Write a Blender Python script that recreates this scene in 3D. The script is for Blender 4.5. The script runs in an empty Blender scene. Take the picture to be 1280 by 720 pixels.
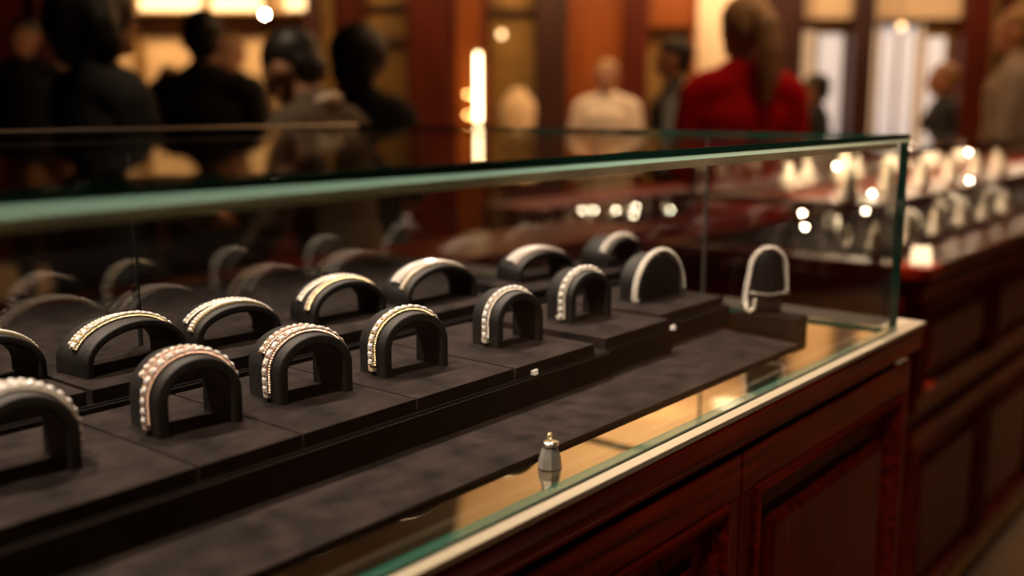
import bpy, bmesh, math, random
from mathutils import Vector, Matrix, noise
random.seed(7)
PI = math.pi
SC = bpy.context.scene
COL = SC.collection

# ------------------------------------------------------------------ camera
PITCH = math.atan(229/1286); YAW = math.atan(1063/1306)
CAM = Vector((-1.3425, -0.4432, 1.28))
FW = Vector((math.cos(YAW)*math.cos(PITCH), math.sin(YAW)*math.cos(PITCH), -math.sin(PITCH)))
RT = Vector((math.sin(YAW), -math.cos(YAW), 0)); UP = RT.cross(FW)
cd = bpy.data.cameras.new('camera'); cam = bpy.data.objects.new('camera', cd); COL.objects.link(cam)
cd.sensor_width = 36; cd.lens = 36*1286/1280; cd.clip_start = .02; cd.clip_end = 60
cam.matrix_world = Matrix.Translation(CAM) @ Matrix((RT, UP, -FW)).transposed().to_4x4()
cd.dof.use_dof = True; cd.dof.focus_distance = .89; cd.dof.aperture_fstop = 2.45
SC.camera = cam
SC.view_settings.view_transform = 'Standard'; SC.view_settings.look = 'None'
SC.view_settings.gamma = 1; SC.view_settings.use_curve_mapping = False
SC.view_settings.exposure = 0.0
SC.cycles.transparent_max_bounces = 24; SC.cycles.max_bounces = 10
SC.cycles.use_denoising = True; SC.cycles.sample_clamp_indirect = 6
SC.cycles.caustics_reflective = False; SC.cycles.caustics_refractive = False

w = bpy.data.worlds.new('world'); SC.world = w; w.use_nodes = True
w.node_tree.nodes['Background'].inputs[0].default_value = (1, .62, .35, 1)
w.node_tree.nodes['Background'].inputs[1].default_value = .006

DECK = 1.0                                  # height of the mirror deck of the case
def ray(x, y): return FW*1286 + RT*(x-640) + UP*(360-y)
def onz(x, y, z):                           # point of the scene seen at a pixel, at height z over the deck
    d = ray(x, y); return CAM + d*((DECK+z-CAM.z)/d.z)
def ony(x, y, Y):
    d = ray(x, y); return CAM + d*((Y-CAM.y)/d.y)
def at(x, y, dep): return CAM + ray(x, y)*(dep/1286)
# room frame: l = metres to the right of the view line, d = metres along it
HF = Vector((math.cos(YAW), math.sin(YAW), 0)); BASE = Vector((CAM.x, CAM.y, 0))
def rm(l, d, z=0): return BASE + HF*d + RT*l + Vector((0, 0, z))
ROOM = Matrix.Translation(BASE) @ Matrix.Rotation(YAW-PI/2, 4, 'Z')
WALL_D = 8.2
def wl(x): return (x-640)/1286*8.06         # wall position of a pixel column
def wz(y): return CAM.z + (131-y)/1286*8.06

def light(name, kind, loc, power, color, target=None, size=.05, spot=None, blend=.6, size_y=None):
    L = bpy.data.lights.new(name, kind); L.energy = power; L.color = color
    o = bpy.data.objects.new(name, L); COL.objects.link(o); o.location = loc
    if kind == 'AREA':
        L.size = size
        if size_y: L.shape = 'RECTANGLE'; L.size_y = size_y
    else: L.shadow_soft_size = size
    if spot: L.spot_size = math.radians(spot); L.spot_blend = blend
    if target is not None:
        o.rotation_euler = (Vector(target)-Vector(loc)).to_track_quat('-Z', 'Y').to_euler()
    return o
WARM = (1, .73, .46); AMBER = (1, .60, .26); SOFT = (1, .82, .62)
CEIL = 2.95
# ceiling downlights over the case (their fittings are built further down)
DOWN = [((-1.25, .95), (-.95, .25), 270, 44), ((-.45, .85), (-.6, .25), 260, 44), ((.35, .8), (-.15, .2), 240, 40),
        ((-1.75, .15), (-.8, .22), 260, 44), ((-1.0, -.75), (-.15, .10), 60, 36)]
for (p, t, e, a_) in DOWN:
    light('downlight', 'SPOT', (p[0], p[1], CEIL-.06), e, (1, .765, .60), (t[0], t[1], 1.0), .02, a_)
# added unseen upward panels brightening the cream ceiling
for (l, d) in ((.9, 4.4), (3.2, 4.4), (.9, 6.9), (3.2, 6.9)):
    light('cove_light', 'AREA', rm(l, d, 2.2), 36, WARM, rm(l, d, 3), 2.2)
# niche and alcove lighting of the back wall
light('alcove_light', 'AREA', rm(wl(235), 7.9, 2.25), 26, AMBER, rm(wl(235), 8.7, 1.4), 1.7, size_y=.1)
light('niche_light', 'AREA', rm(wl(905), 7.75, 2.5), 14, WARM, rm(wl(905), 8.2, 1.5), .5, size_y=.1)
light('wall_wash', 'AREA', rm(wl(720), 7.0, 2.85), 26, AMBER, rm(wl(700), 8.2, 1.6), 1.6, size_y=.2)
light('wall_wash', 'AREA', rm(wl(480), 7.0, 2.85), 12, AMBER, rm(wl(500), 8.2, 1.6), 1.2, size_y=.2)
light('wall_wash', 'AREA', rm(wl(1160), 7.0, 2.85), 14, WARM, rm(wl(1160), 8.2, 1.6), 1.4, size_y=.2)

# ------------------------------------------------------------------ materials
def mat(name, base, rough=.5, metal=0., nscale=0., namt=.0, bump=0., stretch=(1, 1, 1), coat=0., sheen=0., spec=.5, emit=None, estr=0., detail=6):
    m = bpy.data.materials.new(name); m.use_nodes = True; nt = m.node_tree; b = nt.nodes['Principled BSDF']
    b.inputs['Base Color'].default_value = (*base, 1); b.inputs['Roughness'].default_value = rough
    b.inputs['Metallic'].default_value = metal; b.inputs['Coat Weight'].default_value = coat
    b.inputs['Coat Roughness'].default_value = .12
    b.inputs['Sheen Weight'].default_value = sheen; b.inputs['Specular IOR Level'].default_value = spec
    if emit: b.inputs['Emission Color'].default_value = (*emit, 1); b.inputs['Emission Strength'].default_value = estr
    if nscale:
        tc = nt.nodes.new('ShaderNodeTexCoord'); mp = nt.nodes.new('ShaderNodeMapping'); mp.inputs['Scale'].default_value = stretch
        nz = nt.nodes.new('ShaderNodeTexNoise'); nz.inputs['Scale'].default_value = nscale; nz.inputs['Detail'].default_value = detail
        nt.links.new(tc.outputs['Object'], mp.inputs[0]); nt.links.new(mp.outputs[0], nz.inputs['Vector'])
        if namt:
            r = nt.nodes.new('ShaderNodeValToRGB'); r.color_ramp.elements[0].position = .3; r.color_ramp.elements[1].position = .7
            r.color_ramp.elements[0].color = (*[c*(1-namt) for c in base], 1); r.color_ramp.elements[1].color = (*[min(1, c*(1+namt)) for c in base], 1)
            nt.links.new(nz.outputs[0], r.inputs[0]); nt.links.new(r.outputs[0], b.inputs['Base Color'])
        if bump:
            bp = nt.nodes.new('ShaderNodeBump'); bp.inputs['Strength'].default_value = bump; bp.inputs['Distance'].default_value = .002
            nt.links.new(nz.outputs[0], bp.inputs['Height']); nt.links.new(bp.outputs[0], b.inputs['Normal'])
    return m
def glass_mat(name, tint, ior=1.5, coated=1.):
    m = bpy.data.materials.new(name); m.use_nodes = True; nt = m.node_tree; nt.nodes.clear()
    o = nt.nodes.new('ShaderNodeOutputMaterial'); mx = nt.nodes.new('ShaderNodeMixShader'); f = nt.nodes.new('ShaderNodeFresnel')
    t = nt.nodes.new('ShaderNodeBsdfTransparent'); g = nt.nodes.new('ShaderNodeBsdfGlossy')
    ge = nt.nodes.new('ShaderNodeNewGeometry'); mr = nt.nodes.new('ShaderNodeMapRange')     # the inner face of a thin pane reflects as much as the outer
    mr.inputs['To Min'].default_value = ior; mr.inputs['To Max'].default_value = 1/ior
    nt.links.new(ge.outputs['Backfacing'], mr.inputs['Value']); nt.links.new(mr.outputs[0], f.inputs[0]); t.inputs[0].default_value = (*tint, 1); g.inputs['Roughness'].default_value = 0; g.inputs[0].default_value = (.95, .97, .95, 1)
    mu = nt.nodes.new('ShaderNodeMath'); mu.operation = 'MULTIPLY'; mu.inputs[1].default_value = coated; nt.links.new(f.outputs[0], mu.inputs[0]); nt.links.new(mu.outputs[0], mx.inputs[0]); nt.links.new(t.outputs[0], mx.inputs[1]); nt.links.new(g.outputs[0], mx.inputs[2]); nt.links.new(mx.outputs[0], o.inputs[0])
    return m
M = {}
M['glass'] = glass_mat('clear glass', (.978, .986, .976))
M['glass_top'] = glass_mat('anti-reflective glass', (.975, .985, .975), 1.5, .36)
M['edge'] = mat('green glass edge', (.006, .062, .043), .08, spec=.8)
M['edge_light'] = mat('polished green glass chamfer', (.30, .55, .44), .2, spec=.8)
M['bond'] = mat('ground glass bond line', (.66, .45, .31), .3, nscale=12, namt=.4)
M['suede'] = mat('charcoal suede', (.0095, .0064, .0059), .95, nscale=38, namt=.8, bump=.6, spec=.12, detail=10)
M['suede_side'] = mat('black suede', (.0032, .0024, .0023), .95, nscale=260, namt=.3, bump=.3, spec=.1)
M['arch'] = mat('black leatherette', (.0052, .0041, .0039), .62, nscale=300, namt=.25, bump=.2, spec=.3)
M['mirror'] = mat('bronze mirror', (.74, .60, .41), .03, 1, nscale=3, namt=.05)
M['champagne'] = mat('champagne metal trim', (.36, .31, .225), .42, .1, nscale=60, namt=.08, stretch=(.2, 4, 4))
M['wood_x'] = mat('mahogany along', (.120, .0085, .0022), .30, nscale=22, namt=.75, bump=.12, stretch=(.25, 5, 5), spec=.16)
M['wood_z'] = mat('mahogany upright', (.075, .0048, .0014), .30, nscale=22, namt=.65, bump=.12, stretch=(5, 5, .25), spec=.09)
M['dark'] = mat('black recess', (.008, .005, .004), .7, nscale=20, namt=.2)
M['gold'] = mat('yellow gold', (.95, .73, .42), .36, .62, nscale=400, namt=.12)
M['rose'] = mat('rose gold', (.95, .66, .53), .36, .62, nscale=400, namt=.12)
M['white_gold'] = mat('white gold', (.86, .79, .68), .36, .62, nscale=400, namt=.12)
M['stone'] = mat('cut diamond', (.97, .90, .83), .08, .18, nscale=700, namt=.25, coat=1, spec=1)
M['stone_pink'] = mat('pale pink stone', (.97, .77, .70), .08, .18, nscale=700, namt=.25, coat=1, spec=1)
M['silver'] = mat('silver', (.8, .78, .74), .2, 1, nscale=80, namt=.1)
M['grey_holder'] = mat('grey satin resin', (.17, .165, .15), .35, nscale=40, namt=.15, coat=.3)
M['floor'] = mat('beige marble floor', (.42, .30, .22), .25, nscale=2.5, namt=.18, detail=10)
M['wall_wood'] = mat('red wood wall', (.062, .0075, .0026), .4, nscale=6, namt=.5, stretch=(4, 4, .3), spec=.25)
M['wall_orange'] = mat('orange veneer wall', (.19, .046, .006), .4, nscale=5, namt=.3, stretch=(4, 4, .3), spec=.3)
M['pilaster'] = mat('dark walnut pilaster', (.030, .006, .004), .4, nscale=6, namt=.4, stretch=(4, 4, .3))
M['cream'] = mat('cream plaster', (.66, .48, .30), .8, nscale=5, namt=.1)
M['goldpanel'] = mat('antique gold panel', (.27, .15, .038), .5, .3, nscale=5, namt=.3)
M['ceil_cream'] = mat('cream ceiling', (.72, .55, .38), .85, nscale=3, namt=.06)
M['ceil_wood'] = mat('dark ceiling wood', (.02, .012, .006), .6, nscale=5, namt=.3)
M['brass'] = mat('brass', (.78, .52, .22), .25, 1, nscale=30, namt=.1)
M['lamp'] = mat('lit lamp', (1, .9, .7), .4, nscale=9, namt=.02, emit=(1, .86, .62), estr=150)
M['tube'] = mat('lit tube', (1, .85, .6), .4, nscale=9, namt=.02, emit=(1, .80, .45), estr=14)
M['amberbulb'] = mat('amber bulb', (1, .6, .2), .4, nscale=9, namt=.02, emit=(1, .55, .16), estr=16)
M['bulb_dim'] = mat('dim globe', (1, .75, .4), .4, nscale=9, namt=.02, emit=(1, .66, .32), estr=4)
M['strip'] = mat('lit strip', (1, .9, .7), .4, nscale=9, namt=.02, emit=(1, .76, .42), estr=1.25)
M['led'] = mat('led pin', (1, .9, .8), .4, nscale=9, namt=.02, emit=(1, .80, .56), estr=80)
M['down'] = mat('downlight lens', (1, .9, .7), .4, nscale=9, namt=.02, emit=(1, .82, .58), estr=5)
M['pane_blue'] = mat('backlit window pane', (.8, .8, .85), .4, nscale=4, namt=.05, emit=(.86, .80, .80), estr=.44)
M['pane_warm'] = mat('backlit blind', (.8, .7, .6), .4, nscale=4, namt=.05, emit=(1, .66, .36), estr=.22)
M['pearl'] = mat('ivory satin display', (.80, .72, .60), .4, nscale=60, namt=.08)
M['black_fabric'] = mat('black cloth', (.006, .005, .005), .9, nscale=60, namt=.3)
M['navy'] = mat('dark navy cloth', (.008, .008, .012), .9, nscale=60, namt=.3)
M['red_fabric'] = mat('red wool', (.40, .002, .003), .8, nscale=60, namt=.12, sheen=0, spec=.1)
M['grey_fabric'] = mat('brown grey tweed', (.105, .075, .055), .9, nscale=80, namt=.3)
M['grey_light'] = mat('grey suit cloth', (.22, .17, .135), .9, nscale=80, namt=.2)
M['white_fabric'] = mat('white cotton', (.80, .66, .52), .85, nscale=60, namt=.06)
M['skin'] = mat('skin', (.46, .22, .125), .55, nscale=25, namt=.1)
M['hair_dark'] = mat('black hair', (.010, .006, .004), .5, nscale=60, namt=.4, stretch=(3, 3, .4))
M['hair_brown'] = mat('light brown hair', (.27, .135, .052), .5, nscale=60, namt=.4, stretch=(3, 3, .4))
M['eye'] = mat('eye', (.03, .02, .015), .2, nscale=60, namt=.2)
M['blue'] = mat('pale blue paper', (.34, .50, .58), .6, nscale=30, namt=.06)
M['card'] = mat('white card', (.9, .85, .76), .6, nscale=30, namt=.03)

def brilliance(m, lo):  # sparkle put into the base colour by darkening stones at random
    nt = m.node_tree; b = nt.nodes['Principled BSDF']; oi = nt.nodes.new('ShaderNodeObjectInfo'); mr = nt.nodes.new('ShaderNodeMapRange'); mx = nt.nodes.new('ShaderNodeMix'); mx.data_type = 'RGBA'
    mr.inputs['To Min'].default_value = lo; nt.links.new(oi.outputs['Random'], mr.inputs['Value'])
    mx.inputs[6].default_value = (.25, .19, .15, 1); src = b.inputs['Base Color'].links[0].from_socket
    nt.links.new(mr.outputs[0], mx.inputs[0]); nt.links.new(src, mx.inputs[7]); nt.links.new(mx.outputs[2], b.inputs['Base Color'])
for k_ in ('wood_x', 'wood_z'): M[k_].node_tree.nodes['Principled BSDF'].inputs['Specular Tint'].default_value = (1, .22, .10, 1)
brilliance(M['stone'], .62); brilliance(M['stone_pink'], .62)
# ------------------------------------------------------------------ helpers
def link(name, bm, m, parent=None, smooth=False, bevel=0., loc=None, rot=None, kind=None, world=None):
    me = bpy.data.meshes.new(name)
    bmesh.ops.recalc_face_normals(bm, faces=bm.faces); bm.to_mesh(me); bm.free()
    ms = m if isinstance(m, (list, tuple)) else [m]
    for x in ms: me.materials.append(x)
    if smooth: me.shade_smooth()
    o = bpy.data.objects.new(name, me); COL.objects.link(o)
    if parent: o.parent = parent
    if world is not None: o.matrix_world = world
    if loc is not None: o.location = loc
    if rot is not None: o.rotation_euler = rot
    if bevel:
        b = o.modifiers.new('bevel', 'BEVEL'); b.width = bevel; b.segments = 2; b.limit_method = 'ANGLE'
    if kind: o['kind'] = kind
    return o
def tag(o, label, cat, group=None):
    o['label'] = label; o['category'] = cat
    if group: o['group'] = group
    return o
def empty(name, loc, rotz=0, label=None, cat=None, group=None):
    o = bpy.data.objects.new(name, None); COL.objects.link(o); o.location = loc; o.rotation_euler = (0, 0, rotz); o.empty_display_size = .02
    if label: tag(o, label, cat, group)
    return o
def box(bm, x0, x1, y0, y1, z0, z1, mi=0):
    v = [bm.verts.new((x, y, z)) for z in (z0, z1) for y in (y0, y1) for x in (x0, x1)]
    for q in ((0, 2, 3, 1), (4, 5, 7, 6), (0, 1, 5, 4), (2, 6, 7, 3), (0, 4, 6, 2), (1, 3, 7, 5)):
        f = bm.faces.new([v[i] for i in q]); f.material_index = mi
    return v
def boxo(name, dims, m, parent=None, bevel=0., kind=None, **k):
    bm = bmesh.new(); box(bm, *dims); return link(name, bm, m, parent, bevel=bevel, kind=kind, **k)
def lathe(bm, prof, n=20, c=(0, 0, 0)):
    rings = []
    for r, z in prof:
        if r < 1e-6: rings.append([bm.verts.new((c[0], c[1], c[2]+z))])
        else: rings.append([bm.verts.new((c[0]+r*math.cos(2*PI*i/n), c[1]+r*math.sin(2*PI*i/n), c[2]+z)) for i in range(n)])
    for a, b in zip(rings, rings[1:]):
        for i in range(n):
            j = (i+1) % n
            if len(a) == 1 and len(b) == 1: continue
            if len(a) == 1: bm.faces.new((a[0], b[i], b[j]))
            elif len(b) == 1: bm.faces.new((a[i], a[j], b[0]))
            else: bm.faces.new((a[i], a[j], b[j], b[i]))
def ball(bm, c, r, s=(1, 1, 1), rot=None, sub=2):
    mtx = Matrix.Translation(Vector(c)) @ (rot or Matrix()) @ Matrix.Diagonal((r*s[0], r*s[1], r*s[2], 1))
    bmesh.ops.create_icosphere(bm, subdivisions=sub, radius=1, matrix=mtx)
def tube(bm, pts, rad, n=10, flat=1., cap=True, closed=False):
    pts = [Vector(p) for p in pts]
    if not hasattr(rad, '__len__'): rad = [rad]*len(pts)
    P, Rr = list(pts), list(rad)
    if cap and not closed:
        d0 = (pts[0]-pts[1]).normalized(); d1 = (pts[-1]-pts[-2]).normalized()
        P = [pts[0]+d0*rad[0]*.95, pts[0]+d0*rad[0]*.7] + P + [pts[-1]+d1*rad[-1]*.7, pts[-1]+d1*rad[-1]*.95]
        Rr = [rad[0]*.25, rad[0]*.72] + Rr + [rad[-1]*.72, rad[-1]*.25]
    rings = []; nrm = None
    for i, p in enumerate(P):
        if closed: t = (P[(i+1) % len(P)]-P[i-1]).normalized()
        else: t = (P[min(i+1, len(P)-1)]-P[max(i-1, 0)]).normalized()
        if nrm is None:
            nrm = Vector((1, 0, 0)) if abs(t.x) < .8 else Vector((0, 1, 0))
        nrm = (nrm-t*nrm.dot(t)).normalized(); b = t.cross(nrm)
        ring = []
        for k in range(n):
            o = nrm*math.cos(2*PI*k/n)+b*math.sin(2*PI*k/n); o = o*Rr[i]; o.y *= flat
            ring.append(bm.verts.new(p+o))
        rings.append(ring)
    pairs = list(zip(rings, rings[1:]))+([(rings[-1], rings[0])] if closed else [])
    for a, b in pairs:
        for k in range(n):
            j = (k+1) % n; bm.faces.new((a[k], a[j], b[j], b[k]))
    if not closed: bm.faces.new(rings[0][::-1]); bm.faces.new(rings[-1])

# ------------------------------------------------------------------ room shell
bm = bmesh.new(); box(bm, -6, 6, -3, 9.5, -.1, 0); link('floor', bm, M['floor'], kind='structure', world=ROOM)
bm = bmesh.new(); box(bm, -6, 6, -3, 9.5, CEIL, CEIL+.1); link('ceiling', bm, M['ceil_wood'], kind='structure', world=ROOM)
bm = bmesh.new(); box(bm, -.29, 5.0, 2.6, 8.15, CEIL-.03, CEIL-.001); link('trim_1', bm, M['ceil_cream'], kind='structure', world=ROOM)
bm = bmesh.new(); box(bm, -5.9, 5.9, -2.9, -2.7, 0, CEIL); link('wall_front', bm, M['wall_wood'], kind='structure', world=ROOM)
bm = bmesh.new(); box(bm, -5.9, -5.7, -2.7, 9.3, 0, CEIL); link('wall_left', bm, M['wall_wood'], kind='structure', world=ROOM)
bm = bmesh.new(); box(bm, 5.7, 5.9, -2.7, 9.3, 0, CEIL); link('wall_right', bm, M['wall_wood'], kind='structure', world=ROOM)

wall = bpy.data.objects.new('wall_back', None); COL.objects.link(wall); wall.matrix_world = ROOM; wall['kind'] = 'structure'
def wstrip(name, x0, x1, m, d0, d1, z0=0., z1=CEIL, bevel=0.):
    return boxo(name, (wl(x0), wl(x1), d0, d1, z0, z1), M[m], wall, bevel=bevel)
D = WALL_D
boxo('wall_core', (-5.7, 5.7, 9.0, 9.2, 0, CEIL), M['wall_wood'], wall)
wstrip('wood_panel', -270, 60, 'wall_wood', D, D+.1)
wstrip('pilaster', 60, 82, 'pilaster', D-.1, D+.8, bevel=.01)
wstrip('cream_panel', 82, 390, 'cream', D+.6, D+.65)
for x0, x1 in ((140, 152), (236, 250), (312, 322)): wstrip('alcove_rib', x0, x1, 'goldpanel', D+.54, D+.6)
wstrip('alcove_shelf', 82, 390, 'goldpanel', D+.2, D+.6, wz(16), wz(13))
wstrip('alcove_wainscot', 82, 390, 'wall_wood', D-.02, D+.55, 0, 1.02)
wstrip('pilaster', 388, 406, 'pilaster', D-.1, D+.8, bevel=.01)
wstrip('gold_rib', 406, 419, 'goldpanel', D-.02, D+.1)
wstrip('wood_panel', 419, 459, 'wall_wood', D, D+.1)
wstrip('gold_panel', 459, 510, 'goldpanel', D+.15, D+.2)
for y in (11, 52): wstrip('gold_rib', 459, 510, 'pilaster', D+.08, D+.15, wz(y+3), wz(y-3))
wstrip('pilaster', 510, 562, 'wall_wood', D-.08, D+.2, bevel=.015)
wstrip('veneer_panel', 562, 613, 'wall_wood', D, D+.1)
wstrip('veneer_panel', 571, 604, 'wall_orange', D-.015, D)
wstrip('gold_panel', 613, 668, 'goldpanel', D+.15, D+.2)
for y in (16,): wstrip('gold_rib', 613, 668, 'pilaster', D+.08, D+.15, wz(y+3), wz(y-3))
wstrip('pilaster', 668, 708, 'pilaster', D-.12, D+.2, bevel=.015)
wstrip('veneer_panel', 708, 777, 'wall_orange', D, D+.1)
wstrip('pilaster', 777, 807, 'wall_wood', D-.06, D+.2, bevel=.015)
wstrip('gold_panel', 807, 862, 'goldpanel', D+.15, D+.2, 0, wz(36))
wstrip('wood_panel', 807, 862, 'wall_orange', D, D+.2, wz(36), CEIL)
wstrip('pilaster', 862, 868, 'wall_orange', D-.04, D+.2)
wstrip('cream_panel', 868, 946, 'cream', D+.05, D+.1)
wstrip('pilaster', 946, 996, 'pilaster', D-.12, D+.2, bevel=.015)
wstrip('pilaster', 1058, 1083, 'pilaster', D-.12, D+.2, bevel=.015)
wstrip('pilaster', 1192, 1226, 'wall_wood', D-.12, D+.2, bevel=.015)
wstrip('gold_panel', 1226, 1560, 'goldpanel', D+.1, D+.15)
for x0, x1 in ((1248, 1262), (1290, 1300)): wstrip('gold_rib', x0, x1, 'wall_wood', D+.04, D+.1)
# windows: backlit panes between mullions, blind and lit cream lintel
def window(n, x0, x1, panes):
    o = bpy.data.objects.new('window_%d' % n, None); COL.objects.link(o); o.matrix_world = ROOM; o['kind'] = 'structure'
    boxo('window_sill', (wl(x0), wl(x1), D-.03, D+.15, 0, wz(170)), M['wall_wood'], o)
    boxo('lintel', (wl(x0), wl(x1), D-.03, D+.15, wz(26), CEIL), M['cream'], o)
    boxo('window_frame', (wl(x0), wl(x1), D+.10, D+.14, wz(170), wz(26)), M['goldpanel'], o)
    for a, b, t, m in panes: boxo('pane', (wl(a), wl(b), D+.085, D+.10, wz(167), wz(t)), M[m], o)
    return o
window(1, 996, 1058, [(1000, 1019, 40, 'pane_warm'), (1024, 1054, 44, 'pane_blue')])
window(2, 1083, 1192, [(1087, 1098, 28, 'pane_warm'), (1102, 1122, 34, 'pane_blue'), (1127, 1146, 34, 'pane_blue'), (1150, 1156, 30, 'pane_warm'), (1160, 1183, 48, 'pane_blue')])
for i, (x0, x1) in enumerate(((84, 112), (156, 234), (250, 314), (346, 386))):
    o = boxo('light_strip', (wl(x0), wl(x1), D+.45, D+.5, wz(11), wz(-6)), M['strip'], world=ROOM)
    tag(o, ['short lit cove strip beside the dark pilaster at far left', 'longest lit cove strip above the woman with black hair',
            'lit cove strip between the longest strip and the white globe lamp', 'lit cove strip at the right end of the bright alcove'][i], 'light', 'cove strips along the alcove')

# sconce
s = empty('wall_sconce', rm(wl(598), D-.02, 0), YAW-PI/2, 'tall slim lit tube sconce on the orange wood panel', 'lamp')
zc0, zc1 = wz(152), wz(68)
boxo('back_plate', (-.035, .035, -.005, .012, zc0-.02, zc1+.02), M['brass'], s, .004)
bm = bmesh.new(); lathe(bm, [(0, zc0), (.013, zc0), (.013, zc1), (0, zc1)], 12, (0, -.06, 0)); link('light_tube', bm, M['tube'], s, smooth=False)
for z in (zc0-.006, zc1+.004):
    bm = bmesh.new(); lathe(bm, [(0, z-.01), (.018, z-.01), (.018, z+.01), (0, z+.01)], 12, (0, -.06, 0)); box(bm, -.006, .006, -.06, 0, z-.005, z+.005); link('bracket', bm, M['brass'], s)
for dx, y in ((-.085, 118), (-.085, 143)):  # amber glints built as glowing beads on stems
    bm = bmesh.new(); ball(bm, (dx, -.06, wz(y)), .011); tube(bm, [(dx, -.06, wz(y)), (-.02, -.03, wz(y)-.03)], .004, 6); link('amber_bulb', bm, M['amberbulb'], s)
# globe pendants
for x, y, dep, r, m, lab in ((331, 18, 5.8, .013, 'lamp', 'bright white globe pendant above the man in brown tweed'), (627, 43, 7.4, .024, 'bulb_dim', 'dim amber globe pendant right of the tube sconce'),
                             (1127, 33, 7.4, .024, 'bulb_dim', 'dim amber globe pendant before the curtained window'), (440, 38, 7.4, .022, 'bulb_dim', 'dim amber globe pendant above the bushy-haired person')):
    p = at(x, y, dep); L = empty('pendant_lamp', p, 0, lab, 'lamp')
    bm = bmesh.new(); ball(bm, (0, 0, 0), r, sub=3); link('globe', bm, M[m], L, True)
    bm = bmesh.new(); lathe(bm, [(0, r*.8), (r*.6, r*.8), (r*.5, r*1.5), (0, r*1.6)], 12); link('cap', bm, M['brass'], L, True)
    bm = bmesh.new(); tube(bm, [(0, 0, r*1.5), (0, 0, CEIL-p.z-.001)], .003, 6, cap=False); link('cord', bm, M['dark'], L)
for i, (p, t, e, a_) in enumerate(DOWN):
    o = empty('ceiling_light', (p[0], p[1], CEIL), 0, 'recessed ceiling downlight %s' % ['over the near end of the jewellery case', 'over the middle of the jewellery case', 'over the right end of the jewellery case', 'nearest above the viewer, over the case front', 'behind the viewer'][i], 'light', 'downlights over the case')
    bm = bmesh.new(); lathe(bm, [(.045, -.001), (.06, -.001), (.06, -.015), (.045, -.015), (.045, -.001)], 24); link('ring', bm, M['brass'], o, True)
    bm = bmesh.new(); lathe(bm, [(0, -.004), (.043, -.004), (.043, -.001), (0, -.001)], 24); link('lens', bm, M['down'], o)
for (l, d) in ((1.60, 7.35),):
    o = empty('ceiling_light', rm(l, d, CEIL-.03), 0, 'round ceiling downlight mirrored in the deck of the case', 'light')
    bm = bmesh.new(); lathe(bm, [(.12, -.001), (.15, -.001), (.15, -.02), (.12, -.02), (.12, -.001)], 24); link('ring', bm, M['brass'], o, True)
    bm = bmesh.new(); lathe(bm, [(0, -.006), (.118, -.006), (.118, -.001), (0, -.001)], 24); link('lens', bm, M['down'], o)

# ------------------------------------------------------------------ panelled cabinet fronts
def raised_panel_door(parent, x0, x1, z0, z1, yf, fw=.042, name='door'):
    o = boxo(name, (x0+.004, x1-.004, yf+.016, yf+.019, z0+.004, z1-.004), M['wood_z'], parent)
    for a, b in ((z1-fw, z1), (z0, z0+fw)): boxo('rail', (x0, x1, yf, yf+.016, a, b), M['wood_x'], o, .002)
    for a, b in ((x0, x0+fw*.62), (x1-fw*.62, x1)): boxo('stile', (a, b, yf+.0004, yf+.016, z0+fw, z1-fw), M['wood_z'], o, .002)
    def ring(bm, a, b):        # a, b: (inset, depth) rectangles joined by a sloping frame
        q = []
        for ins, dy in (a, b):
            q.append([bm.verts.new(p) for p in ((x0+fw*.62+ins, yf+dy, z0+fw+ins), (x1-fw*.62-ins, yf+dy, z0+fw+ins), (x1-fw*.62-ins, yf+dy, z1-fw-ins), (x0+fw*.62+ins, yf+dy, z1-fw-ins))])
        for i in range(4): bm.faces.new((q[0][i], q[0][(i+1) % 4], q[1][(i+1) % 4], q[1][i]))
        return q
    bm = bmesh.new(); ring(bm, (0, -.004), (.006, -.006)); ring(bm, (.006, -.006), (.010, .002)); ring(bm, (.010, .002), (.016, .006)); ring(bm, (.016, .006), (.018, .016)); ring(bm, (0, -.004), (0, .012))
    link('moulding', bm, M['wood_x'], o)
    bm = bmesh.new(); q = ring(bm, (.018, .016), (.040, .014)); q2 = ring(bm, (.040, .014), (.058, .002)); bm.faces.new(q2[1])
    link('raised_panel', bm, M['wood_z'], o)
    return o

# ------------------------------------------------------------------ the jewellery case in front
YF = -.031; YB = .985; XR = .012; XL = -2.3; GT = .2355; GH = .2450; GY = .96; GF0 = -.0205; GF1 = -.0105; GX = -.060
case = empty('display_case', (0, 0, 0), 0, 'long mahogany jewellery case with glass top and mirrored deck, nearest the viewer', 'display case')
boxo('cabinet_body', (XL, -.012, YF+.024, YB-.02, .12, .985), M['wood_z'], case)
boxo('plinth', (XL, -.03, YF+.05, YB-.04, 0, .12), M['dark'], case)
bm = bmesh.new()                                   # moulded top rail, swept along the front and round the right end
prof = [(.000, .996), (-.0015, .992), (-.001, .986), (.000, .980), (.000, .972), (.0012, .970), (.0012, .9665), (.006, .9655), (.016, .965)]
pl = [(XL, YF), (XR, YF), (XR, YB)]
R_ = []
for dy, z in prof: R_.append([bm.verts.new((XL, YF+dy, z)), bm.verts.new((XR-dy, YF+dy, z)), bm.verts.new((XR-dy, YB, z))])
for a, b in zip(R_, R_[1:]):
    for i in range(2): bm.faces.new((a[i], a[i+1], b[i+1], b[i]))
link('top_rail', bm, M['wood_x'], case)
bm = bmesh.new(); box(bm, XL, XR, YF, YB, .9855, .9955); link('deck_board', bm, M['wood_x'], case)
boxo('brass_trim', (XL, .0195, YF-.0015, GF0-.0003, .996, 1.0012), M['champagne'], case, .0008)
boxo('brass_trim', (GX+.0045, .0195, GF0, .006, .996, 1.0012), M['champagne'], case, .0008)
boxo('end_rail', (GX+.0045, .0185, .0061, YB, .996, 1.0004), M['dark'], case, .0008)
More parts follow.
